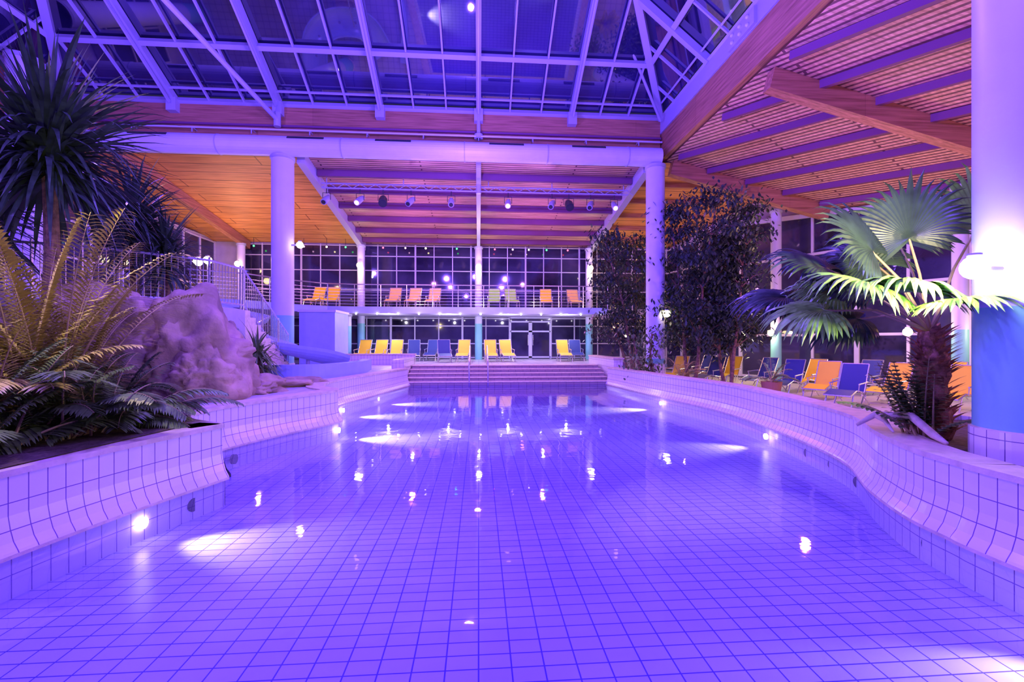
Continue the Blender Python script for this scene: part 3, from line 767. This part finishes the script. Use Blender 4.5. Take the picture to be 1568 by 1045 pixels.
mb.build('driftwood',True)

# ------------------------------------------------------------ underwater lamps
UW=[((-3.36,4.75),(1,-0.15)),((-2.86,9.4),(1,-0.1)),((-3.55,12.1),(1,0)),((-3.15,14.4),(1,0)),((5.45,8.2),(-1,-0.1)),((5.3,12.8),(-1,0)),((3.9,2.6),(-1,-.3)),((-4.1,1.2),(1,0)),((4.0,0),(-1,0))]
mb=MB()
for i,((x,y),(dx,dy)) in enumerate(UW):
    s=1 if dx>0 else -1
    mb.tube([(x+0.04*s,y,-0.15),(x+0.07*s,y,-0.15)],0.055,'lampwhite',14)
    light('pool_lamp','SPOT',(x+0.16*s,y,-0.05),(0.80,0.76,1.0),(560 if y>9 else 230 if y>4 else 150),0.05,(dx,dy,-0.20),62,1.0)
mb.build('underwater_lamps')
mb=MB()
for (x,y,s) in [(-3.78,7.3,1),(4.03,3.75,-1),(4.9,5.5,-1),(5.2,6.3,-1),(5.35,7.0,-1),(-3.2,5.3,1)]:
    mb.tube([(x+0.0*s,y,-0.17),(x+0.05*s,y,-0.17)],0.075,'slot',16)
mb.build('pool_inlet_covers')

# ------------------------------------------------------------ lights
V=(0.19,0.085,1.0)
for (x,y,z,p) in [(-3,2.5,7.5,1350),(2.5,2.5,7.5,1350),(-3,9,7.5,1500),(2.5,9,7.5,1500),(-0.3,14,7,1100),(-9,6,7.5,1000),(-9,12,7.5,900),(-1.5,-3,7.0,700),(3.0,-3,7.0,900)]:
    light('violet_floodlight','POINT',(x,y,z),V,p,0.10)
for (x,y,z,p) in [(-3,21,5.5,240),(3,21,5.5,240),(0,18,5.0,150),(9,12,4,230),(10,5,4,230)]:
    light('magenta_spot','POINT',(x,y,z),(0.80,0.24,1.0),p,0.1)
for (x,y,z,p) in [(-9.5,20.5,5.2,170),(-12,23,5.4,120),(9.5,20.5,4.0,170),(12,13.5,3.0,210),(13,9,3.0,190),(9.5,4.0,4.5,120)]:
    light('warm_lamp','POINT',(x,y,z),(1.0,0.52,0.25),p,0.1)
light('column_lamp','SPOT',(4.12,3.66,2.29),(1.0,0.82,0.45),300,0.06,(-0.35,0.93,0.0),150,0.5)
light('planter_lamp','POINT',(-4.0,4.6,3.2),(1.0,0.75,0.30),100,0.06)
for x in (-4.5,-1.5,1.5,4.5):
    light('under_balcony_lamp','POINT',(x,23.2,2.8),(0.85,0.76,1.0),85,0.05)
for x in (-3,0,3): light('step_fill','POINT',(x,21.0,3.6),(0.9,0.74,0.95),60,0.05)  # added fill lights to brighten the steps, no fixtures here
for x in (-6.35,0,6.2): light('upper_column_lamp','POINT',(x,24.4,5.5),(1.0,0.85,0.45),60,0.1)
for p in RL: light('deck_lamp','POINT',(p[0]-0.3,p[1]-0.2,p[2]),(1.0,0.8,0.5),60,0.1)

wd=bpy.data.worlds.new('World'); S.world=wd; wd.use_nodes=True
bg=wd.node_tree.nodes['Background']; bg.inputs[0].default_value=(0.02,0.015,0.06,1); bg.inputs[1].default_value=1.0
